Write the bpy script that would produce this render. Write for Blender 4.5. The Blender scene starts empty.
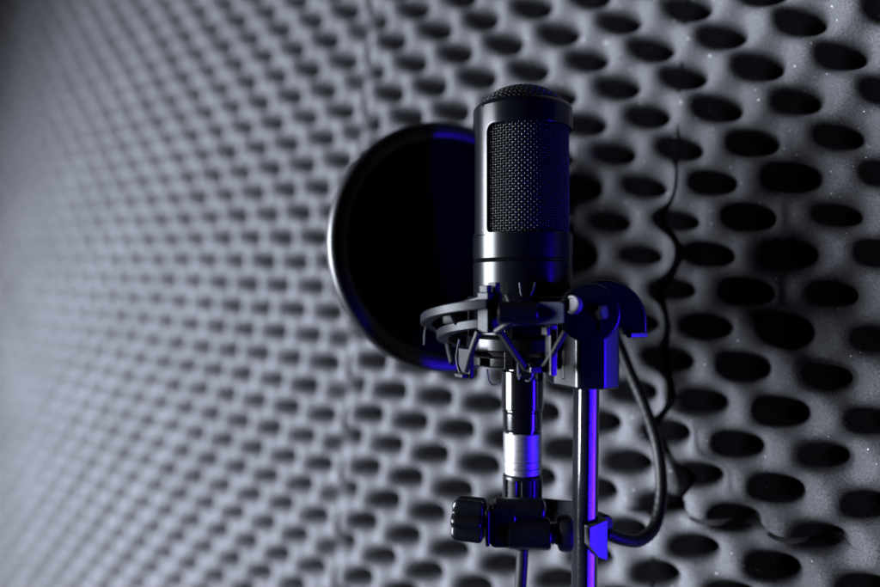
import bpy, bmesh, math, random
from mathutils import Vector, Matrix
random.seed(7)
PI = math.pi
scene = bpy.context.scene
col = scene.collection
ZC = 1.30                 # height of the lens above the studio floor
F = 718.0                 # focal length in photo pixels (880 wide)
D0 = 0.377                # distance lens -> microphone axis
K = D0 / F                # metres per photo pixel at the microphone


def W(px, py, d=D0):
    return Vector(((px - 440) * d / F, d, (293.5 - py) * d / F + ZC))


# ------------------------------------------------------------------ materials
def new_mat(name):
    m = bpy.data.materials.new(name)
    m.use_nodes = True
    nt = m.node_tree
    return m, nt, nt.nodes['Principled BSDF']


def link(nt, a, b):
    nt.links.new(a, b)


def noise(nt, scale, detail=4, rough=.6, vec=None):
    n = nt.nodes.new('ShaderNodeTexNoise')
    n.inputs['Scale'].default_value = scale
    n.inputs['Detail'].default_value = detail
    n.inputs['Roughness'].default_value = rough
    if vec is None:
        tc = nt.nodes.new('ShaderNodeTexCoord')
        vec = tc.outputs['Object']
    link(nt, vec, n.inputs['Vector'])
    return n


def ramp(nt, fac, stops):
    r = nt.nodes.new('ShaderNodeValToRGB')
    e = r.color_ramp.elements
    while len(e) < len(stops):
        e.new(.5)
    for el, (p, c) in zip(e, stops):
        el.position = p
        el.color = (c, c, c, 1) if not isinstance(c, tuple) else (*c, 1)
    link(nt, fac, r.inputs['Fac'])
    return r


def bump(nt, b, h, strength, dist):
    bn = nt.nodes.new('ShaderNodeBump')
    bn.inputs['Strength'].default_value = strength
    bn.inputs['Distance'].default_value = dist
    link(nt, h, bn.inputs['Height'])
    link(nt, bn.outputs['Normal'], b.inputs['Normal'])


def plastic(name, base, rough, var=.08, bump_s=0.0, scale=900, metallic=0.0, spec=.5, coat=0.0, aniso=None):
    m, nt, b = new_mat(name)
    b.inputs['Metallic'].default_value = metallic
    b.inputs['Specular IOR Level'].default_value = spec
    n = noise(nt, scale)
    r = ramp(nt, n.outputs['Fac'], [(.3, max(.02, rough - var)), (.7, min(1, rough + var))])
    link(nt, r.outputs['Color'], b.inputs['Roughness'])
    n2 = noise(nt, scale * .08, 3)
    c = ramp(nt, n2.outputs['Fac'], [(.3, tuple(x * .8 for x in base)), (.7, tuple(x * 1.2 for x in base))])
    link(nt, c.outputs['Color'], b.inputs['Base Color'])
    if bump_s:
        bump(nt, b, n.outputs['Fac'], bump_s, .0003)
    if coat:
        b.inputs['Coat Weight'].default_value = coat
        b.inputs['Coat Roughness'].default_value = .2
    return m


M = {}
M['enamel'] = plastic('black_satin_enamel', (.0012, .0014, .0024), .25, .03, 0, 2500, spec=.17)
M['gloss'] = plastic('black_gloss_metal', (.0015, .0015, .002), .15, .03, 0, 1500, spec=.5)
M['plastic'] = plastic('black_moulded_plastic', (.002, .0022, .003), .28, .05, .03, 1800, spec=.19)
M['matte'] = plastic('black_matte_plastic', (.003, .0038, .0055), .42, .07, .04, 1500, spec=.09)
M['rubber'] = plastic('black_rubber', (.003, .003, .004), .48, .08, .03, 1200, spec=.2)
M['pole'] = plastic('black_gloss_tube', (.005, .005, .007), .16, .04, .02, 700, spec=.8)
M['hoop'] = plastic('black_hoop_plastic', (.002, .002, .0035), .40, .05, .02, 900, spec=.42)
M['wire'] = plastic('dark_steel_wire', (.007, .007, .008), .24, .05, 0, 1500, spec=.38, metallic=.08)
M['bracket'] = plastic('black_cast_bracket', (.0018, .002, .0034), .26, .02, .0, 1300, spec=.42)
M['arm'] = plastic('grey_cast_arm', (.026, .031, .040), .5, .06, .04, 1500, spec=.3)
M['steel'] = plastic('nickel_steel', (.09, .09, .10), .36, .08, .05, 2200, metallic=1.0)
M['bolt'] = plastic('grey_pin_metal', (.06, .055, .065), .5, .08, .04, 1800, metallic=.2)
M['cord'] = plastic('elastic_cord', (.003, .003, .0045), .5, .1, .25, 3500, spec=.22)
M['black'] = plastic('black_hollow_shade', (.004, .004, .005), .95, .03, 0, 800, spec=.05)  # flat black that paints the shade inside hollows
M['blueplastic'] = plastic('smooth_black_clip', (.02, .02, .026), .30, .06, .04, 1500, spec=.7)

# silver connector sleeve: brushed rings
m, nt, b = new_mat('brushed_silver')
b.inputs['Metallic'].default_value = 1.0
tc = nt.nodes.new('ShaderNodeTexCoord')
mp = nt.nodes.new('ShaderNodeMapping')
mp.inputs['Scale'].default_value = (250, 250, 2600)
link(nt, tc.outputs['Object'], mp.inputs['Vector'])
n = noise(nt, 1.0, 6, .7, mp.outputs['Vector'])
c = ramp(nt, n.outputs['Fac'], [(.3, (.13, .127, .135)), (.7, (.27, .262, .275))])
link(nt, c.outputs['Color'], b.inputs['Base Color'])
r = ramp(nt, n.outputs['Fac'], [(.25, .36), (.75, .50)])
link(nt, r.outputs['Color'], b.inputs['Roughness'])
bump(nt, b, n.outputs['Fac'], .35, .00025)
M['silver'] = m

# pop screen: woven nylon
m, nt, b = new_mat('black_nylon_weave')
tc = nt.nodes.new('ShaderNodeTexCoord')
w1 = nt.nodes.new('ShaderNodeTexWave'); w1.bands_direction = 'X'; w1.inputs['Scale'].default_value = 260
w2 = nt.nodes.new('ShaderNodeTexWave'); w2.bands_direction = 'Y'; w2.inputs['Scale'].default_value = 260
link(nt, tc.outputs['Object'], w1.inputs['Vector']); link(nt, tc.outputs['Object'], w2.inputs['Vector'])
mx = nt.nodes.new('ShaderNodeMath'); mx.operation = 'MULTIPLY'
link(nt, w1.outputs['Fac'], mx.inputs[0]); link(nt, w2.outputs['Fac'], mx.inputs[1])
c = ramp(nt, mx.outputs[0], [(0, (.0006, .0005, .001)), (1, (.0018, .0015, .004))])
link(nt, c.outputs['Color'], b.inputs['Base Color'])
b.inputs['Roughness'].default_value = .8
b.inputs['Specular IOR Level'].default_value = .06
bump(nt, b, mx.outputs[0], .3, .0003)
M['nylon'] = m

# acoustic foam: charcoal, fibrous, with a few bright specks
m, nt, b = new_mat('charcoal_acoustic_foam')
tc = nt.nodes.new('ShaderNodeTexCoord')
n1 = noise(nt, 900, 6, .75, tc.outputs['Object'])
n2 = noise(nt, 14, 3, .5, tc.outputs['Object'])
c1 = ramp(nt, n1.outputs['Fac'], [(.32, (.040, .040, .044)), (.70, (.150, .150, .162))])
c2 = ramp(nt, n2.outputs['Fac'], [(.3, .80), (.7, 1.0)])
mul = nt.nodes.new('ShaderNodeMix'); mul.data_type = 'RGBA'; mul.blend_type = 'MULTIPLY'
mul.inputs['Factor'].default_value = 1
link(nt, c1.outputs['Color'], mul.inputs['A']); link(nt, c2.outputs['Color'], mul.inputs['B'])
vo = nt.nodes.new('ShaderNodeTexVoronoi'); vo.inputs['Scale'].default_value = 230
link(nt, tc.outputs['Object'], vo.inputs['Vector'])
sp = ramp(nt, vo.outputs['Distance'], [(.06, 1.0), (.11, 0.0)])
wn = nt.nodes.new('ShaderNodeSeparateColor')
link(nt, vo.outputs['Color'], wn.inputs['Color'])
gt = nt.nodes.new('ShaderNodeMath'); gt.operation = 'GREATER_THAN'; gt.inputs[1].default_value = .74
link(nt, wn.outputs['Red'], gt.inputs[0])
sm = nt.nodes.new('ShaderNodeMath'); sm.operation = 'MULTIPLY'
link(nt, sp.outputs['Color'], sm.inputs[0]); link(nt, gt.outputs[0], sm.inputs[1])
mixs = nt.nodes.new('ShaderNodeMix'); mixs.data_type = 'RGBA'
link(nt, sm.outputs[0], mixs.inputs['Factor'])
link(nt, mul.outputs['Result'], mixs.inputs['A'])
mixs.inputs['B'].default_value = (.85, .86, .90, 1)
link(nt, mixs.outputs['Result'], b.inputs['Base Color'])
b.inputs['Roughness'].default_value = 1.0
b.inputs['Specular IOR Level'].default_value = .08
bump(nt, b, n1.outputs['Fac'], .8, .0014)
M['foam'] = m
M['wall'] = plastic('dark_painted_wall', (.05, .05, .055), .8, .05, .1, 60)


# ------------------------------------------------------------------ objects
def finish(name, bm, mat, parent=None, smooth=True, sharp=40, origin=None):
    bmesh.ops.recalc_face_normals(bm, faces=bm.faces[:])
    if origin is None and parent is not None:
        origin = Vector(parent.location)
    if origin is None:
        origin = Vector((0, 0, 0))
    bmesh.ops.translate(bm, verts=bm.verts[:], vec=-origin)
    if smooth:
        for f in bm.faces:
            f.smooth = True
        for e in bm.edges:
            if len(e.link_faces) == 2 and e.calc_face_angle(0) > math.radians(sharp):
                e.smooth = False
    me = bpy.data.meshes.new(name)
    bm.to_mesh(me)
    bm.free()
    me.materials.append(mat)
    o = bpy.data.objects.new(name, me)
    if sharp <= 60 and len(me.polygons) < 6000:
        wn_ = o.modifiers.new('weighted_normal', 'WEIGHTED_NORMAL')
        wn_.keep_sharp = True
        wn_.weight = 80
    col.objects.link(o)
    if parent is not None:
        # meshes are written in world space; parts keep the coordinates of their thing's base
        root = parent
        o.parent = parent
        if parent.type != 'EMPTY':
            o.location = (0, 0, 0)
    else:
        o.location = origin
    return o


def sub(name, bm, mat, thing_root, parent_part, **kw):
    """sub-part: geometry relative to the thing's base (its part sits at the base origin)."""
    o = finish(name, bm, mat, None, origin=Vector(thing_root.location), **kw)
    o.location = (0, 0, 0)
    o.parent = parent_part
    return o


def thing(name, label, cat, loc, group=None):
    o = bpy.data.objects.new(name, None)
    o.empty_display_size = .02
    col.objects.link(o)
    o.location = loc
    o['label'] = label
    o['category'] = cat
    if group:
        o['group'] = group
    return o


def lathe(bm, prof, origin, seg=96, axis=None, closed=False, cap=True):
    """prof: list of (r, h). axis: Matrix 3x3 whose Z is the axis."""
    A = axis or Matrix.Identity(3)
    rings = []
    for r, h in prof:
        if r < 1e-7:
            rings.append([bm.verts.new(origin + A @ Vector((0, 0, h)))])
        else:
            rings.append([bm.verts.new(origin + A @ Vector((r * math.cos(2 * PI * i / seg), r * math.sin(2 * PI * i / seg), h))) for i in range(seg)])
    pairs = list(zip(rings, rings[1:]))
    if closed:
        pairs.append((rings[-1], rings[0]))
    for a, c in pairs:
        for i in range(seg):
            j = (i + 1) % seg
            if len(a) == 1 and len(c) == 1:
                continue
            if len(a) == 1:
                bm.faces.new((a[0], c[i], c[j]))
            elif len(c) == 1:
                bm.faces.new((a[i], a[j], c[0]))
            else:
                bm.faces.new((a[i], a[j], c[j], c[i]))
    if cap and not closed:
        for rg in (rings[0], rings[-1]):
            if len(rg) > 1:
                bm.faces.new(rg)


def frame_of(d, up=Vector((0, 0, 1))):
    z = d.normalized()
    if abs(z.dot(up)) > .98:
        up = Vector((0, 1, 0))
    x = up.cross(z).normalized()
    y = z.cross(x)
    return Matrix((x, y, z)).transposed()


def smooth_path(pts, n=8):
    P = [Vector(p) for p in pts]
    P = [2 * P[0] - P[1]] + P + [2 * P[-1] - P[-2]]
    out = []
    for i in range(1, len(P) - 2):
        a, b_, c, d = P[i - 1:i + 3]
        for k in range(n):
            t = k / n
            out.append(.5 * ((2 * b_) + (c - a) * t + (2 * a - 5 * b_ + 4 * c - d) * t * t + (3 * b_ - a - 3 * c + d) * t ** 3))
    out.append(P[-2])
    return out


def tube(bm, pts, r, seg=12, cap=True, closed=False):
    n = len(pts)
    rr = r if callable(r) else (lambda i: r)
    t0 = (pts[1] - pts[0]).normalized()
    x = t0.orthogonal().normalized()
    rings = []
    for i, p in enumerate(pts):
        if closed:
            t = (pts[(i + 1) % n] - pts[i - 1]).normalized()
        else:
            t = (pts[min(i + 1, n - 1)] - pts[max(i - 1, 0)]).normalized()
        x = (x - t * x.dot(t)).normalized()
        y = t.cross(x)
        rings.append([bm.verts.new(p + (x * math.cos(2 * PI * k / seg) + y * math.sin(2 * PI * k / seg)) * rr(i)) for k in range(seg)])
    m_ = n if closed else n - 1
    for i in range(m_):
        a, c = rings[i], rings[(i + 1) % n]
        for k in range(seg):
            j = (k + 1) % seg
            bm.faces.new((a[k], a[j], c[j], c[k]))
    if cap and not closed:
        bm.faces.new(rings[0][::-1])
        bm.faces.new(rings[-1])


def prism(bm, poly, ext):
    """poly: list of world Vectors, ext: extrusion Vector"""
    a = [bm.verts.new(p) for p in poly]
    c = [bm.verts.new(p + ext) for p in poly]
    n = len(a)
    bm.faces.new(a)
    bm.faces.new(c[::-1])
    for i in range(n):
        j = (i + 1) % n
        bm.faces.new((a[i], c[i], c[j], a[j]))


def bevel(bm, w, seg=3, ang=30):
    bmesh.ops.recalc_face_normals(bm, faces=bm.faces[:])
    es = [e for e in bm.edges if len(e.link_faces) == 2 and e.calc_face_angle(0) > math.radians(ang)]
    bmesh.ops.bevel(bm, geom=es, offset=w, segments=seg, profile=.5, affect='EDGES', clamp_overlap=True)


def box(bm, c, size, R=None, bev=0.0, seg=3):
    t = bmesh.new()
    bmesh.ops.create_cube(t, size=1)
    for v in t.verts:
        v.co = Vector((v.co.x * size[0], v.co.y * size[1], v.co.z * size[2]))
    if bev:
        bevel(t, bev, seg)
    for v in t.verts:
        v.co = (R @ v.co if R else v.co) + c
    merge(bm, t)


def merge(bm, t):
    me = bpy.data.meshes.new('tmp')
    t.to_mesh(me)
    t.free()
    bm.from_mesh(me)
    bpy.data.meshes.remove(me)


def rotz(a):
    return Matrix.Rotation(a, 3, 'Z')


# ================================================================== SETTING: wall + foam
# pose of the foam wall: u runs along the wall towards the right (nearer), v runs down; one unit is half a pit spacing
S = 0.02125
RU = Vector((0.7991, 0.0363, -0.6001))
RV = Vector((-0.0590, 0.9981, -0.0181))
RN = Vector((0.5983, 0.0499, 0.7997))
T = Vector((-0.7772, -8.4389, 26.2353))


def wall_pt(u, v, h=0.0):
    c = (RU * u + RV * v + T) * S + RN * h
    return Vector((c.x, c.z, -c.y + ZC))


AMP = 0.0135


def foam_h(u, v):
    f = math.cos(PI * u) * math.cos(PI * v) + .13 * (math.cos(2 * PI * v) - 1)
    return .0126 * f + .0115 * max(0, f) ** 2.5


def hash_wob(a, b_, s=0.0):
    return math.sin(a * 1.71 + s) * math.cos(b_ * 1.37 + s * 2) * .5 + math.sin(a * .61 + b_ * .83 + s) * .5


def soft(u):
    d = min(1, abs(u - SEAM_L) / .8)
    lo = .82 if u < SEAM_L else 1.0
    return .45 + (lo - .45) * d * d * (3 - 2 * d)


SEAM_L = -2.55


def foam_panel(name, label, inside, u0, u1, v0, v1, du, dv, edge_fn, step_u, step_v, sink=0.0):
    """grid in (u, v); edge_fn maps the raw (u, v) to the cut outline."""
    nu = max(2, round((u1 - u0) / step_u))
    nv = max(2, round((v1 - v0) / step_v))
    bm = bmesh.new()
    rows = []
    base = .040
    for j in range(nv + 1):
        row = []
        for i in range(nu + 1):
            u, v = edge_fn(i / nu, j / nv)
            h = foam_h(u - du, v - dv) * (1 + .06 * hash_wob(u, v)) * soft(u) + .0010 * hash_wob(u * 1.9, v * 2.3, 1.0) + sink
            uu = u + .05 * hash_wob(u * .9, v * .7, 2.0)
            vv = v + .05 * hash_wob(u * .8, v * 1.1, 4.0)
            row.append(bm.verts.new(wall_pt(uu, vv, h)))
        rows.append(row)
    for j in range(nv):
        for i in range(nu):
            bm.faces.new((rows[j][i], rows[j][i + 1], rows[j + 1][i + 1], rows[j + 1][i]))
    # skirt: the cut edge of the sheet, back to the wall
    bound = [rows[0][i] for i in range(nu + 1)] + [rows[j][nu] for j in range(1, nv + 1)] + \
            [rows[nv][i] for i in range(nu - 1, -1, -1)] + [rows[j][0] for j in range(nv - 1, 0, -1)]
    nrm = Vector((RN.x, RN.z, -RN.y))
    p0 = wall_pt(0, 0, base)
    back = []
    for vtx in bound:
        dd = (p0 - vtx.co).dot(nrm)
        back.append(bm.verts.new(vtx.co + nrm * dd))
    n_ = len(bound)
    for i in range(n_):
        j = (i + 1) % n_
        bm.faces.new((bound[i], back[i], back[j], bound[j]))
    o = finish(name, bm, M['foam'], None, sharp=75, origin=wall_pt((u0 + u1) / 2, (v0 + v1) / 2, base))
    o['label'] = label
    o['category'] = 'foam panel'
    return o


SEAM_L = -2.55
SEAM_R = 9.72
CORNER_V = 14.05
GAP = .10


def lerp(a, c, t):
    return a + (c - a) * t


VT, VB, UL, UR = -14.0, 33.0, -44.0, 24.0


def seam_gap(v):
    if v > 14.3:
        return max(.004, .24 - (v - 14.3) * .45)
    return max(.004, min(.24, (v - 3.2) * .07))


def seam_u(v):
    amp_ = .26 * max(0, min(1, (v - 2.5) / 3)) * max(0, min(1, (15.0 - v) / .8))
    t = max(0, min(1, (v - 11.6) / 1.9))
    step = .55 * t * t * (3 - 2 * t) if v < CORNER_V + .01 else 0
    return SEAM_R + step + amp_ * (math.cos(PI * (v - 5)) + .45 * math.sin(v * 1.9 + .6))


def centre_edge(a, c):
    v = lerp(VT, VB, c)
    t = max(0, min(1, (a - .90) / .10))
    return lerp(SEAM_L, SEAM_R, a) + (seam_u(v) - seam_gap(v) * .5 - SEAM_R) * t * t * (3 - 2 * t), v


# left sheet, its waffle does not line up with its neighbour's
foam_panel('acoustic_foam_panel', 'charcoal egg-crate foam sheet receding into the blur on the left, behind the pop filter edge', None,
           UL, SEAM_L - .006, VT, VB, -6.49, 10.33,
           lambda a, c: (lerp(UL, SEAM_L - .006, a), lerp(VT, VB, c)), .125, .125)
# centre sheet: strip above the corner (left of the seam) and the lower sheet that runs on to the right
foam_panel('acoustic_foam_panel', 'charcoal egg-crate foam sheet directly behind the microphone, between two vertical seams', None,
           SEAM_L, SEAM_R, VT, CORNER_V, 0, 0,
           centre_edge, .1, .1)
foam_panel('acoustic_foam_panel', 'shadowed egg-crate foam sheet at upper right with bright dust specks, right of the wavy seam', None,
           SEAM_R, UR, VT, CORNER_V, 0, 0,
           lambda a, c: (lerp(seam_u(lerp(VT, CORNER_V, c)) + seam_gap(lerp(VT, CORNER_V, c)) * .5, UR, a), lerp(VT, CORNER_V, c)), .085, .085)
foam_panel('acoustic_foam_panel', 'charcoal egg-crate foam sheet at lower right, below the dark corner of the wavy seam', None,
           SEAM_R, UR, CORNER_V, VB, 0, 0,
           lambda a, c: (lerp(SEAM_R + .002, UR, a), lerp(CORNER_V + max(.006, min(.15, .15 - .10 * (lerp(SEAM_R, UR, a) - 13.2))), VB, c)), .1, .1)
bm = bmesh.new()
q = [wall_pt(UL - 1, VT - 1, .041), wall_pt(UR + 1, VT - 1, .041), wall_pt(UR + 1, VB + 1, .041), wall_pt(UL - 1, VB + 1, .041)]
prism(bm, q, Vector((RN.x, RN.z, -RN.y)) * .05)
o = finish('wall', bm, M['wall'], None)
o['kind'] = 'structure'

# ================================================================== MICROPHONE
CX = (522.5 - 440) * K
AX = Vector((CX, D0, ZC))           # a point of the mic axis at lens height
mic = thing('condenser_microphone', 'black side-address condenser microphone with woven wire grille, upright in the shock mount', 'microphone', AX)


def cyl(theta, r, z):
    """theta 0 faces the camera, positive to the right"""
    return AX + Vector((r * math.sin(theta), -r * math.cos(theta), z))


RS = 49.3 * K
RG = 45.0 * K
Z_HB = 57.0 * K       # bottom of the head frame
Z_HT = 181.0 * K      # top of the band wall
Z_W0, Z_W1 = 59.0 * K, 161.5 * K

# head frame: cylinder shell with two rounded windows
bm = bmesh.new()
TH_C = math.radians(26)
HALF = math.radians(75.5)
for wi in range(2):
    tc_ = TH_C + wi * PI
    # hole outline (arc length s, z)
    hs = HALF * RS
    rc_t, rc_b = 7.5 * K, 4 * K
    outline = []

    def arc(cx_, cz_, r_, a0, a1, n=8):
        for k in range(n + 1):
            a = lerp(a0, a1, k / n)
            outline.append((cx_ + r_ * math.cos(a), cz_ + r_ * math.sin(a)))

    def seg(x0, z0, x1, z1, n):
        for k in range(1, n):
            outline.append((lerp(x0, x1, k / n), lerp(z0, z1, k / n)))
    arc(hs - rc_b, Z_W0 + rc_b, rc_b, -PI / 2, 0)
    seg(hs, Z_W0 + rc_b, hs, Z_W1 - rc_t, 10)
    arc(hs - rc_t, Z_W1 - rc_t, rc_t, 0, PI / 2)
    seg(hs - rc_t, Z_W1, -hs + rc_t, Z_W1, 60)
    arc(-hs + rc_t, Z_W1 - rc_t, rc_t, PI / 2, PI)
    seg(-hs, Z_W1 - rc_t, -hs, Z_W0 + rc_b, 10)
    arc(-hs + rc_b, Z_W0 + rc_b, rc_b, PI, 1.5 * PI)
    seg(-hs + rc_b, Z_W0, hs - rc_b, Z_W0, 60)
    bw = PI / 2 * RS
    n_ = len(outline)
    loops = []
    outer = []
    for (s, z) in outline:
        top, bot = z > Z_W1 - rc_t + 1e-9, z < Z_W0 + rc_b - 1e-9
        rc_ = rc_t if top else rc_b
        sx = 1 if s > 0 else -1
        x_in = (hs - rc_) * bw / hs
        if (top or bot) and abs(s) > hs - rc_ + 1e-9:
            zc_ = Z_W1 - rc_t if top else Z_W0 + rc_b
            a_ = math.atan2(abs(z - zc_), abs(s) - (hs - rc_)) / (PI / 2)
            ze = Z_HT if top else Z_HB
            if a_ <= .5:
                ss, zz = sx * bw, lerp(zc_, ze, min(1, a_ * 2))
            else:
                ss, zz = sx * lerp(bw, x_in, a_ * 2 - 1), ze
        elif abs(z - Z_W1) < 1e-9:
            ss, zz = s * bw / hs, Z_HT
        elif abs(z - Z_W0) < 1e-9:
            ss, zz = s * bw / hs, Z_HB
        else:
            ss, zz = sx * bw, z
        outer.append((ss, zz))
    FR = .9 * K
    nrm2 = []
    for i in range(n_):
        p, q_ = outline[i - 1], outline[(i + 1) % n_]
        dx, dz = q_[0] - p[0], q_[1] - p[1]
        l = math.hypot(dx, dz)
        nrm2.append((dz / l, -dx / l))      # outward of the hole (ccw outline)
    spec_rows = [(None, RS)]
    rowsV = [[bm.verts.new(cyl(tc_ + s / RS, RS, z)) for s, z in outer]]
    for k in range(1, 8):
        t_ = k / 8
        rowsV.append([bm.verts.new(cyl(tc_ + lerp(so, s + nx * FR * 3.2, t_) / RS, RS, lerp(zo, z + nz * FR * 3.2, t_)))
                      for (so, zo), (s, z), (nx, nz) in zip(outer, outline, nrm2)])
    for off, rr in ((FR * 3.2, RS), (FR, RS), (FR * .6, RS - FR * .12), (FR * .25, RS - FR * .4), (0, RS - FR), (0, RS - 4.3 * K)):
        rowsV.append([bm.verts.new(cyl(tc_ + (s + nx * off) / RS, rr, z + nz * off)) for (s, z), (nx, nz) in zip(outline, nrm2)])
    for a, c in zip(rowsV, rowsV[1:]):
        for i in range(n_):
            j = (i + 1) % n_
            bm.faces.new((a[i], a[j], c[j], c[i]))
# rim above the band, rolled in to the dome
lathe(bm, [(RS, Z_HT), (RS - .3 * K, Z_HT + 1.4 * K), (RS - 1.0 * K, Z_HT + 2.6 * K), (RS - 3.2 * K, Z_HT + 5.0 * K), (RS - 3.8 * K, Z_HT + 5.2 * K), (RS - 4.3 * K, Z_HT + 4.8 * K), (RS - 4.3 * K, Z_HT - 6 * K)], AX, 128, cap=False)
bmesh.ops.remove_doubles(bm, verts=bm.verts[:], dist=2e-5)
head = finish('head_frame', bm, M['enamel'], mic, sharp=50)

# lower body with the bright joint groove
bm = bmesh.new()
prof = [(RS * .5, Z_HB - .1 * K), (RS - .9 * K, Z_HB - .1 * K), (RS, Z_HB - .9 * K), (RS, 34.2 * K), (RS - .5 * K, 33.6 * K), (RS - 1.6 * K, 33.0 * K), (RS - 1.6 * K, 31.2 * K), (RS - .5 * K, 30.6 * K),
        (RS - .1 * K, 29.8 * K), (RS - .3 * K, -38 * K), (RS - 2 * K, -42 * K), (RS - 10 * K, -56 * K), (24 * K, -66 * K), (20 * K, -66 * K)]
lathe(bm, prof, AX, 128, cap=False)
body = finish('body', bm, M['enamel'], mic, sharp=35)
bm = bmesh.new()
lathe(bm, [(RS - 1.3 * K + 1.2 * K * math.cos(a), 32.1 * K + 1.1 * K * math.sin(a)) for a in [2 * PI * i / 8 for i in range(8)]], AX, 128, closed=True)
finish('joint_ring', bm, M['gloss'], mic)

# inside of the head: dark core added to block see-through, its black stands for shade
bm = bmesh.new()
lathe(bm, [(0, Z_HB), (RG - 3.2 * K, Z_HB), (RG - 3.2 * K, Z_HT)] + [((RG - 3.2 * K) * math.cos(a), Z_HT + 18.5 * K * math.sin(a)) for a in [PI / 2 * i / 10 for i in range(1, 10)]] + [(0, Z_HT + 18.5 * K)], AX, 64, cap=False)
finish('inner_shade_core', bm, M['black'], mic)


# woven wire grille: every wire is a small tube that runs over and under its neighbours
def weave_grille():
    bm = bmesh.new()
    NV, NH = 98, 44
    z0, z1 = Z_W0 - 2 * K, Z_W1 + 3 * K
    amp, rw = .84 * K, .54 * K
    dz = (z1 - z0) / NH
    for i in range(NV):
        th = 2 * PI * i / NV
        pts = [cyl(th, RG + amp * math.cos(PI * (i + j / 3)), z0 + dz * (j / 3)) for j in range(NH * 3 + 1)]
        tube(bm, pts, rw, 5, cap=False)
    for j in range(NH + 1):
        n = NV * 3
        pts = [cyl(2 * PI * k / n, RG - amp * math.cos(PI * (k / 3 + j)), z0 + dz * j) for k in range(n)]
        tube(bm, pts, rw * .6, 5, closed=True)
    return bm


finish('side_grille', weave_grille(), M['wire'], mic, sharp=180)


def dome_weave():
    bm = bmesh.new()
    Rd = RS - 4.4 * K
    zb = Z_HT + 3.0 * K
    Hh = 21.0 * K

    def dz(x, y):
        r = math.hypot(x, y) / Rd
        return zb + Hh * (1 - min(1, r) ** 2.6)
    step = 3.3 * K
    n = int(Rd / step)
    amp, rw = .90 * K, .74 * K
    rot = math.radians(28)
    for d in range(2):
        for i in range(-n, n + 1):
            a = i * step
            half = math.sqrt(max(0, Rd * Rd - a * a))
            if half < step:
                continue
            m_ = int(half / step * 3)
            pts = []
            for k in range(-m_, m_ + 1):
                b_ = k / 3 * step
                x, y = (a, b_) if d == 0 else (b_, a)
                sgn = 1 if d == 0 else -1
                xr, yr = x * math.cos(rot) - y * math.sin(rot), x * math.sin(rot) + y * math.cos(rot)
                pts.append(AX + Vector((xr, yr, dz(x, y) + sgn * amp * math.cos(PI * (i + k / 3)))))
            if len(pts) > 3:
                tube(bm, pts, rw, 5, cap=False)
    return bm


finish('top_grille', dome_weave(), M['wire'], mic, sharp=180)

# stem under the shock mount: the threaded output collar of the microphone
bm = bmesh.new()
prof = [(0, -60 * K), (17 * K, -60 * K), (17 * K, -76 * K), (20.2 * K, -77 * K), (20.8 * K, -78 * K), (20.8 * K, -114 * K), (20 * K, -115 * K), (19.2 * K, -115.4 * K), (19.2 * K, -116.6 * K),
        (20.2 * K, -117.2 * K), (19.6 * K, -118.5 * K), (19.4 * K, -134 * K), (18.6 * K, -136.5 * K), (17.6 * K, -137 * K), (17.6 * K, -139 * K), (0, -139 * K)]
lathe(bm, prof, AX, 72, cap=False)
finish('output_collar', bm, M['gloss'], mic, sharp=35)

# ================================================================== MICROPHONE CABLE
cable = thing('microphone_cable', 'thin black cable with a silver sleeved plug hanging straight below the microphone', 'cable', AX + Vector((0, 0, -190 * K)))
bm = bmesh.new()
prof = [(0, -138 * K), (18.4 * K, -138 * K), (19.0 * K, -138.8 * K), (19.0 * K, -165 * K), (18.6 * K, -165.4 * K), (19 * K, -166 * K), (19.0 * K, -172 * K), (18.6 * K, -172.4 * K), (19 * K, -173 * K), (19.0 * K, -178.5 * K), (18.2 * K, -179.6 * K), (0, -179.6 * K)]
lathe(bm, prof, AX, 72, cap=False)
finish('plug_sleeve', bm, M['silver'], cable, sharp=30)
bm = bmesh.new()
segs = 96
rings = []
for h, r0 in ((-179.7, 17.5), (-181, 19.4), (-183, 19.8), (-184, 19.8), (-212, 19.6), (-214, 18.6), (-235, 15.5), (-243, 12)):
    ring = []
    for i in range(segs):
        a = 2 * PI * i / segs
        g = (math.cos(10 * a) > .35) and -212 <= h <= -184
        ring.append(bm.verts.new(AX + Vector(((r0 - (1.7 if g else 0)) * K * math.cos(a), (r0 - (1.7 if g else 0)) * K * math.sin(a), h * K))))
    rings.append(ring)
for a, c in zip(rings, rings[1:]):
    for i in range(segs):
        bm.faces.new((a[i], a[(i + 1) % segs], c[(i + 1) % segs], c[i]))
bm.faces.new(rings[0]); bm.faces.new(rings[-1])
boot = finish('plug_boot', bm, M['plastic'], cable, sharp=25)
bm = bmesh.new()
lathe(bm, [(0, -240 * K), (9.6 * K, -241 * K), (10.2 * K, -243 * K), (10.2 * K, -252 * K), (9 * K, -254.5 * K), (0, -254.5 * K)], AX, 40, cap=False)
finish('strain_relief', bm, M['rubber'], cable, sharp=40)
bm = bmesh.new()
tube(bm, smooth_path([AX + Vector((0, 0, -250 * K)), AX + Vector((-.5 * K, 0, -270 * K)), AX + Vector((-3 * K, 0, -305 * K)), AX + Vector((-8 * K, 4 * K, -360 * K)), AX + Vector((-10 * K, 12 * K, -440 * K))]), 6.0 * K, 16)
finish('cable_jacket', bm, M['rubber'], cable)

# ================================================================== SHOCK MOUNT
mount = thing('shock_mount', 'black elastic cord shock mount cradling the lower half of the microphone', 'shock mount', AX + Vector((0, 0, -40 * K)))


def ring_pt(phi, r, z, tilt=0.0, cx=0.0):
    """phi 0 faces the camera, positive to the right; tilt raises the near side and the right"""
    return AX + Vector((cx + r * math.sin(phi), -r * math.cos(phi), z + tilt * math.cos(phi)))


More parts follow.
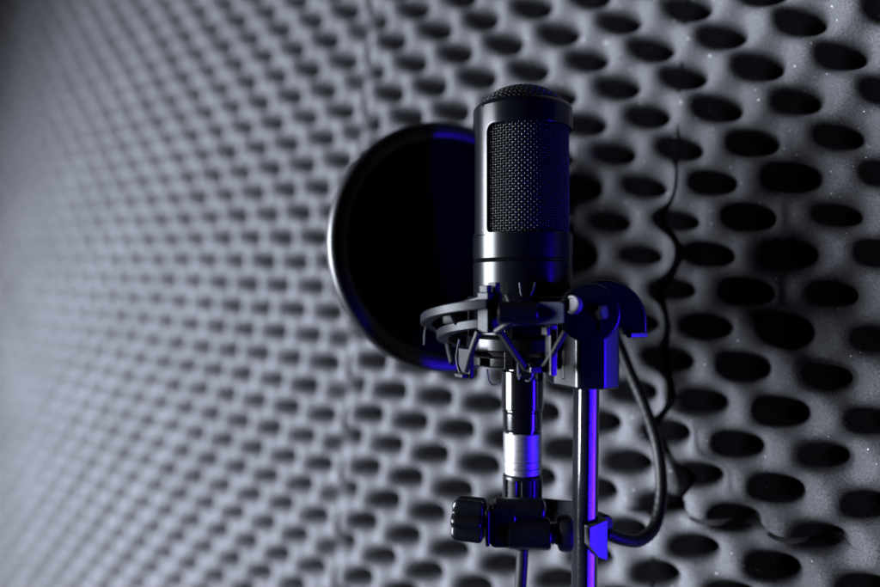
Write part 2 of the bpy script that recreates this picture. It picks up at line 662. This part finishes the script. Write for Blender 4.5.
def ring_band(bm, r0, r1, z0, z1, tx, ty, cx=0.0, rx=1.0, a0=-PI, a1=PI, n=96, bev=1.0 * K):
    """flat hoop of rectangular section with softened edges, height shifted by tx*sin + ty*cos"""
    closed = abs((a1 - a0) - 2 * PI) < 1e-6
    sec = [(r0 + bev, z0), (r1 - bev, z0), (r1, z0 + bev), (r1, z1 - bev), (r1 - bev, z1), (r0 + bev, z1), (r0, z1 - bev), (r0, z0 + bev)]
    rings = []
    cnt = n if closed else n + 1
    for i in range(cnt):
        a = lerp(a0, a1, i / n)
        rings.append([bm.verts.new(AX + Vector((cx + rx * r * math.sin(a), -r * math.cos(a), z + tx * math.sin(a) + ty * math.cos(a)))) for r, z in sec])
    m_ = len(sec)
    for i in range(n):
        p, q_ = rings[i], rings[(i + 1) % cnt]
        for k in range(m_):
            bm.faces.new((p[k], p[(k + 1) % m_], q_[(k + 1) % m_], q_[k]))
    if not closed:
        bm.faces.new(rings[0]); bm.faces.new(rings[-1][::-1])


# outer hoop: two rails joined by a web
TX, TY = 0, 19 * K
bm = bmesh.new()
ring_band(bm, 88 * K, 100 * K, -31 * K, -22 * K, TX, TY, cx=-2 * K, a0=math.radians(-262), a1=math.radians(-24))
ring_band(bm, 72 * K, 84 * K, -46 * K, -37 * K, TX, TY * .9, cx=-2 * K, a0=math.radians(-262), a1=math.radians(-24))
outer = finish('outer_hoop', bm, M['matte'], mount, sharp=30)
for a in [math.radians(x) for x in (-52, -100, -150, -205)]:
    bm = bmesh.new()
    p0 = ring_pt(a, 90 * K, -27 * K, TY, -2 * K)
    p1 = ring_pt(a, 80 * K, -41 * K, TY * .9, -2 * K)
    tube(bm, [p0, p1], 3.0 * K, 8)
    sub('rail_post', bm, M['plastic'], mount, outer)

# inner cradle: upper collar hugging the body, lower collar, uprights
bm = bmesh.new()
ring_band(bm, 50.2 * K, 55 * K, -14 * K, -3 * K, 0, 0)
ring_band(bm, 48 * K, 56 * K, -55 * K, -42 * K, 0, 0, bev=1.5 * K)
ring_band(bm, 44 * K, 54 * K, -70 * K, -60 * K, 0, 0, bev=1.5 * K)
for deg in (-155, -95, -20, 35, 95, 150):
    a = math.radians(deg)
    R_ = rotz(a)
    box(bm, ring_pt(a, 52 * K, -38 * K), (9 * K, 5 * K, 66 * K), R_, 1 * K)
cradle = finish('inner_cradle', bm, M['plastic'], mount, sharp=30)

# hook blocks that carry the cords
def hook_block(deg, r, zc, h, w=17, d=14, face=None, prongs=True):
    a = math.radians(deg)
    bm = bmesh.new()
    R_ = rotz(math.radians(face) if face is not None else a)
    box(bm, ring_pt(a, r * K, zc * K), (w * K, d * K, h * K), R_, 1.6 * K)
    if prongs:
        box(bm, ring_pt(a, r * K, (zc + h * .5 + 2) * K) + R_ @ Vector((-w * .28 * K, 0, 0)), (w * .34 * K, d * .7 * K, 8 * K), R_, .8 * K)
        box(bm, ring_pt(a, r * K, (zc + h * .5 + 3) * K) + R_ @ Vector((w * .30 * K, 0, 0)), (w * .34 * K, d * .7 * K, 11 * K), R_, .8 * K)
    return finish('hook_block', bm, M['matte'], mount, sharp=45)


hook_block(-28, 80, -17, 37, 18, 15, 38)
hook_block(62, 76, -24, 34, prongs=False)
hook_block(150, 84, -34, 34, prongs=False)
hook_block(-125, 84, -38, 30, prongs=False)

# lower lugs
def lug(deg, r, z, w, h):
    a = math.radians(deg)
    bm = bmesh.new()
    R_ = rotz(a)
    box(bm, ring_pt(a, r * K, z * K), (w * K, 5 * K, h * K), R_, 1.2 * K)
    box(bm, ring_pt(a, (r + 4) * K, (z - h * .5 + 2.5) * K), (w * .7 * K, 10 * K, 4 * K), R_, .9 * K)
    return finish('cord_lug', bm, M['matte'], mount, sharp=45)


lug(-58, 68, -66, 20, 28)
lug(-4, 60, -70, 16, 14)
lug(40, 58, -58, 14, 44)
lug(122, 60, -62, 16, 28)
lug(-160, 60, -62, 16, 28)

# upright strut on the stand side
bm = bmesh.new()
box(bm, W(551, 350, .340), (7 * K, 10 * K, 46 * K), rotz(math.radians(22)), 1 * K)
box(bm, W(549, 331, .340), (11 * K, 10 * K, 8 * K), rotz(math.radians(22)), 1 * K)
box(bm, W(541, 369, .342), (26 * K, 10 * K, 6 * K), rotz(math.radians(20)), 1 * K)
finish('strut', bm, M['bracket'], mount, sharp=45)

# elastic cords: a zigzag between hooks and lugs, each span one cord
def cord(p, q_):
    bm = bmesh.new()
    mid = (p + q_) * .5 + (((p + q_) * .5 - AX) * Vector((1, 1, 0))).normalized() * 1.2 * K
    tube(bm, smooth_path([p, mid, q_], 6), 3.1 * K, 10)
    return finish('elastic_cord', bm, M['cord'], mount)


def cp(deg, r, z):
    return ring_pt(math.radians(deg), r * K, z * K)


for p, q_ in (((-33, 88, -34), (-50, 76, -72)), ((-20, 84, -34), (-4, 70, -68)), ((-16, 82, -2), (-10, 92, -20)), ((-10, 92, -22), (-22, 88, -34)),
              ((20, 84, -34), (8, 68, -70)), ((70, 80, -34), (110, 66, -66)), ((-120, 86, -40), (-90, 70, -70)), ((145, 84, -40), (128, 66, -66)),
              ((-95, 94, -22), (-45, 60, -4)),):
    cord(cp(*p), cp(*q_))

# little bright wire pins
def pin(pts):
    bm = bmesh.new()
    tube(bm, smooth_path([cp(*p) for p in pts], 6), .95 * K, 8)
    return finish('wire_pin', bm, M['steel'], mount)


pin([(-9, 58, 10), (-8, 60, 2), (-7, 62, -2)])
pin([(5, 58, 10), (3, 60, 4), (0, 62, -2)])
pin([(-1, 66, -64), (1, 67, -72), (-1, 66, -79), (-4, 64, -79)])
pin([(-10, 66, -66), (-9, 67, -78)])
pin([(-98, 98, -34), (-97, 99, -42), (-96, 99, -52)])
pin([(-66, 70, -44), (-68, 72, -62), (-63, 72, -74), (-58, 73, -76)])
pin([(-36, 66, -70), (-34, 67, -80), (-30, 66, -84), (-25, 65, -80)])

# slotted arm towards the stand
bm = bmesh.new()
arm_y = D0 - 84 * K
def AP(px, py, dy=0.0):
    return W(px, py, arm_y + dy)
t = bmesh.new()
R_ = rotz(math.radians(-10))
outer_poly = [(500, 302), (560, 302), (564, 304), (564, 323), (500, 327)]
inner = []
prism(t, [AP(x, y, -(x - 530) * .3 * K) for x, y in outer_poly], Vector((0, 10 * K, 0)))
bevel(t, .8 * K, 2)
merge(bm, t)
arm = finish('slotted_arm', bm, M['arm'], mount, sharp=45)
bm = bmesh.new()
def SL(x, y):
    return AP(x, y, -(x - 530) * .3 * K - .3 * K)
slot_shade = [SL(548 + 4.2 * math.cos(a), 312.5 - 4.2 * math.sin(a)) for a in [lerp(-PI / 2, PI / 2, i / 8) for i in range(9)]] + [SL(502, 307), SL(502, 319)]
prism(bm, slot_shade, Vector((0, .29 * K, 0)))
sub('slot_shade', bm, M['black'], mount, arm)  # thin black plate on the uncut arm, painted as the slot's shade
bm = bmesh.new()
Mx = Matrix(((0, 0, 1), (0, 1, 0), (-1, 0, 0)))
lathe(bm, [(0, -17 * K), (9.0 * K, -17 * K), (10.2 * K, -15.5 * K), (10.2 * K, 15.5 * K), (9.0 * K, 17 * K), (0, 17 * K)], AP(517, 313, -2 * K), 32, axis=Mx, cap=False)
sub('pivot_barrel', bm, M['plastic'], mount, arm, sharp=40)

# ================================================================== MICROPHONE STAND
SD = .345
KS = SD / F
PSD = .3655
stand = thing('microphone_stand', 'glossy black upright stand pole with a blocky black bracket beside the microphone', 'microphone stand', W(585, 700, SD))


def SP(px, py, dd=0.0):
    return W(px, py, SD) + Vector((0, dd, 0))


# pole: oblong tube, narrow edge towards the camera
bm = bmesh.new()
yaw = math.radians(21)
hs_, rs_ = 11.2 * K, 8.0 * K
prof = []
for cx_, cy_, a0 in ((1, 1, 0), (-1, 1, 90), (-1, -1, 180), (1, -1, 270)):
    for k in range(9):
        a = math.radians(a0 + 90 * k / 8)
        prof.append(rotz(yaw) @ Vector((cx_ * (hs_ - rs_) + rs_ * math.cos(a), cy_ * (hs_ - rs_) + rs_ * math.sin(a), 0)))
segs = len(prof)
pr = []
for (px, py) in ((586.5, 372), (584.0, 600), (582.0, 760)):
    c0 = W(px, py, PSD)
    pr.append([bm.verts.new(c0 + p) for p in prof])
for a, c in zip(pr, pr[1:]):
    for i in range(segs):
        bm.faces.new((a[i], a[(i + 1) % segs], c[(i + 1) % segs], c[i]))
bm.faces.new(pr[0]); bm.faces.new(pr[-1])
finish('pole', bm, M['pole'], stand, sharp=50)

# bracket: faceted block with an arched top
plan = [(557, 40), (557.5, 30), (574.5, -4), (578, -7.5), (601, -8), (604, -7), (620.5, 3.2), (621, 70), (557, 70)]
bm = bmesh.new()
zs_top = 311
base_v = [SP(px, 389, d * KS) for px, d in plan]
prism(bm, base_v, Vector((0, 0, (389 - zs_top) * KS)))
bevel(bm, 2.8 * KS, 3, 20)
block = finish('bracket', bm, M['bracket'], stand, sharp=40)
# black box painting the shade of a notch, with a nut at its mouth
bm = bmesh.new()
box(bm, SP(604, 321, -6.2 * KS), (17 * KS, 9 * KS, 22 * KS), rotz(math.radians(14)), 1.2 * KS)
sub('recess_shade', bm, M['black'], stand, block)
bm = bmesh.new()
lathe(bm, [(0, -4 * KS), (7 * KS, -4 * KS), (7.8 * KS, -3 * KS), (7.8 * KS, 2 * KS), (6.5 * KS, 3.4 * KS), (0, 4 * KS)], SP(600, 312, -10.8 * KS), 6, axis=frame_of(Vector((.62, -.78, .1))), cap=False)
sub('clamp_nut', bm, M['blueplastic'], stand, block, sharp=20)
# cheek: thin rounded arch in front of the block top, left
bm = bmesh.new()
lathe(bm, [(0, -16 * KS), (28 * KS, -16 * KS), (30 * KS, -14 * KS), (30 * KS, 12.5 * KS), (29 * KS, 14.8 * KS), (26.5 * KS, 16 * KS), (0, 16 * KS)], SP(589, 313, 6 * KS), 64, axis=frame_of(Vector((-.05, -1, 0))), cap=False)
sub('bracket_knuckle', bm, M['bracket'], stand, block, sharp=40)
# pivot bolt
bm = bmesh.new()
ax = frame_of(Vector((-.74, -.67, .04)))
lathe(bm, [(0, -4 * KS), (9.5 * KS, -4 * KS), (9.5 * KS, 1.2 * KS), (8.6 * KS, 2.2 * KS), (7.0 * KS, 2.4 * KS), (6.2 * KS, 1.4 * KS), (0, 1.1 * KS)], SP(570.5, 304.5, -10 * KS), 40, axis=ax, cap=False)
finish('pivot_bolt', bm, M['bolt'], stand, sharp=35)
# rounded housing behind the bracket
bm = bmesh.new()
poly = []
hc = (608, 322)
for i in range(25):
    a = lerp(PI * 1.0, 0, i / 24)
    poly.append((hc[0] + 44 * math.cos(a), hc[1] - 43 * math.sin(a)))
poly += [(652, 337), (629, 337), (627, 330), (600, 330)]
prism(bm, [SP(x, y, 14 * KS) for x, y in poly], Vector((0, 40 * KS, 0)))
bevel(bm, 4.0 * KS, 4, 35)
housing = finish('housing', bm, M['bracket'], stand, sharp=50)
bm = bmesh.new()
box(bm, SP(640.5, 335.5, 12 * KS), (23 * KS, 7 * KS, 5.5 * KS), rotz(math.radians(27)), 1.2 * KS)
sub('housing_lip', bm, M['blueplastic'], stand, housing, sharp=45)

# ================================================================== POP FILTER
PD = .445
KP = PD / F
pc = W(449, 247, PD)
pop = thing('pop_filter', 'round black pop filter on a curved gooseneck clamped to the stand, behind the microphone', 'pop filter', pc)
yawp, pitch = math.radians(25), math.radians(2.5)
nrm = Vector((math.sin(yawp) * math.cos(pitch), -math.cos(yawp) * math.cos(pitch), math.sin(pitch)))
A = frame_of(nrm)
RP = 125.5 * KP
bm = bmesh.new()
sec = []
hw, hd = 9.5 * KP, 8.5 * KP
for i in range(20):
    a = 2 * PI * i / 20
    e_ = 2 / 2.8
    sec.append((RP - hw + hw * math.copysign(abs(math.cos(a)) ** e_, math.cos(a)), hd * math.copysign(abs(math.sin(a)) ** e_, math.sin(a))))
lathe(bm, sec, pc, 128, axis=A, closed=True)
hoop = finish('hoop', bm, M['hoop'], pop, sharp=60)
bm = bmesh.new()
lathe(bm, [(0, .001), (RP - hw * 1.3, .001), (RP - hw * 1.3, -.001), (0, -.001)], pc, 96, axis=A, cap=False)
o = finish('screen', bm, M['nylon'], pop, sharp=60)

# gooseneck
bm = bmesh.new()
path = smooth_path([W(606, 533, .372), W(622, 539, .376), W(640, 540, .383), W(655, 525, .392), W(661.5, 490, .400), W(657, 445, .408), (W(644, 405, .414)), W(630, 372, .420), W(614, 335, .426), W(590, 305, .432), W(566, 290, .440), pc + A @ Vector((0, 0, 0)) + (W(556, 285, .475) - pc)], 14)
tube(bm, path, lambda i: 6.3 * K + .28 * K * math.sin(i * 2.2), 16)
finish('gooseneck', bm, M['rubber'], pop, sharp=80)

# clamp
CD = .352
KC = CD / F


def CP(px, py, dd=0.0):
    return W(px, py, CD) + Vector((0, dd, 0))


AXX = frame_of(Vector((1, -.10, 0)))
bm = bmesh.new()
box(bm, CP(503, 523, 2 * KC), (28 * KC, 30 * KC, 44 * KC), None, 6 * KC, 4)
lathe(bm, [(0, -26 * KC), (9 * KC, -26 * KC), (11.5 * KC, -24 * KC), (12.0 * KC, 20 * KC), (10.5 * KC, 23.5 * KC), (7 * KC, 25 * KC), (0, 25 * KC)], CP(520, 509, -2 * KC), 40, axis=AXX, cap=False)
lathe(bm, [(0, -22 * KC), (15 * KC, -22 * KC), (15.6 * KC, -20 * KC), (15.6 * KC, 17 * KC), (14.2 * KC, 19 * KC), (0, 19 * KC)], CP(530, 531, -6 * KC), 40, axis=AXX, cap=False)
clamp = finish('clamp_body', bm, M['plastic'], pop, sharp=45)
bm = bmesh.new()
box(bm, CP(488, 524, 0), (4.5 * KC, 30 * KC, 36 * KC), rotz(math.radians(-6)), 1.6 * KC)
sub('flange', bm, M['plastic'], pop, clamp, sharp=45)
bm = bmesh.new()
lathe(bm, [(0, -4 * KC), (10.5 * KC, -4 * KC), (11.0 * KC, -2.5 * KC), (9.2 * KC, -1 * KC), (10.6 * KC, .6 * KC), (9.2 * KC, 2 * KC), (10.6 * KC, 3.6 * KC), (9.6 * KC, 6 * KC), (0, 6 * KC)], CP(551.5, 532, -5 * KC), 36, axis=AXX, cap=False)
sub('threaded_neck', bm, M['steel'], pop, clamp, sharp=40)
bm = bmesh.new()
lathe(bm, [(0, -7 * KC), (13 * KC, -7.5 * KC), (16.5 * KC, -6 * KC), (18 * KC, -3 * KC), (18 * KC, 3 * KC), (16.5 * KC, 6.5 * KC), (13 * KC, 8 * KC), (0, 8 * KC)], CP(564.5, 532, -3 * KC), 48, axis=AXX, cap=False)
sub('washer', bm, M['rubber'], pop, clamp, sharp=40)
bm = bmesh.new()
box(bm, W(558, 511, .372), (46 * K, 5 * K, 22 * K), rotz(math.radians(-20)), 1.2 * K)
sub('jaw_plate', bm, M['arm'], pop, clamp, sharp=45)
# knob: six-lobed
bm = bmesh.new()
KA = frame_of(Vector((1, -.22, -.04)))
prev = []
seg_k = 72
for h, s_ in ((-17, .0), (-17, .78), (-16, .90), (-13.5, .985), (-11, 1.0), (11, 1.0), (13, .96), (14, .88), (14, .0)):
    ring = []
    for i in range(seg_k):
        a = 2 * PI * i / seg_k
        rr = (19.8 + 3.0 * math.cos(6 * a + .5) - 2.0 * max(0, -math.cos(6 * a + .5)) ** 2) * KC * max(s_, .02)
        ring.append(bm.verts.new(CP(470.5, 519, 0) + KA @ Vector((rr * math.cos(a), rr * math.sin(a), h * KC))))
    if prev:
        for i in range(seg_k):
            bm.faces.new((prev[i], prev[(i + 1) % seg_k], ring[(i + 1) % seg_k], ring[i]))
    prev = ring
knob = finish('knob', bm, M['plastic'], pop, sharp=50)
bm = bmesh.new()
tube(bm, [CP(480, 521.5, 0), CP(492, 523, 0)], 7 * KC, 20)
sub('knob_screw', bm, M['steel'], pop, knob, sharp=40)
# far side of the clamp: wedge that grips the pole
bm = bmesh.new()
wedge = [W(589.5, 527.5, .355), W(608, 519, .3605), W(608, 561, .3605), W(599, 558, .3578), W(589.5, 546, .355)]
prism(bm, wedge, Vector((-.004, .010, 0)))
bevel(bm, .8 * K, 3)
finish('clamp_wedge', bm, M['blueplastic'], pop, sharp=40)
bm = bmesh.new()
lathe(bm, [(0, -8 * K), (8 * K, -8 * K), (10 * K, -6 * K), (10 * K, 6 * K), (8 * K, 8 * K), (0, 8 * K)], W(601, 523, .374), 32, axis=frame_of(Vector((.5, -1, 0))), cap=False)
finish('gooseneck_socket', bm, M['plastic'], pop, sharp=40)


# ================================================================== LIGHT
def area(name, loc, target, sx, sy, power, color, spread=180):
    l = bpy.data.lights.new(name, 'AREA')
    l.shape = 'RECTANGLE'
    l.size, l.size_y = sx, sy
    l.energy = power
    l.color = color
    l.spread = math.radians(spread)
    o = bpy.data.objects.new(name, l)
    col.objects.link(o)
    o.location = loc
    d = Vector(target) - Vector(loc)
    o.rotation_euler = d.to_track_quat('-Z', 'Y').to_euler()
    return o


area('white_softbox', (-1.04, .37, ZC - .02), (-.02, .52, ZC - .32), .58, .66, 50.0, (.83, .89, 1.0), 118)
area('blue_strip_light', (.345, .19, ZC - .15), (.0, .33, ZC - .03), .022, .32, .70, (.030, .004, 1.0), 44)

w = bpy.data.worlds.new('World')
scene.world = w
w.use_nodes = True
w.node_tree.nodes['Background'].inputs['Color'].default_value = (.5, .55, .75, 1)
w.node_tree.nodes['Background'].inputs['Strength'].default_value = .003

# ================================================================== CAMERA
cam = bpy.data.cameras.new('camera')
cam.sensor_width = 36
cam.lens = F / 880 * 36
cam.clip_start = .01
cam.clip_end = 100
cam.dof.use_dof = True
cam.dof.focus_distance = .357
cam.dof.aperture_fstop = 2.1
cam.dof.aperture_blades = 0
co = bpy.data.objects.new('camera', cam)
col.objects.link(co)
co.location = (0, 0, ZC)
co.rotation_euler = (PI / 2, 0, 0)
scene.camera = co
scene.view_settings.view_transform = 'Standard'
scene.view_settings.look = 'None'
scene.view_settings.exposure = 0
scene.render.engine = 'CYCLES'
scene.cycles.use_denoising = True
scene.cycles.max_bounces = 6
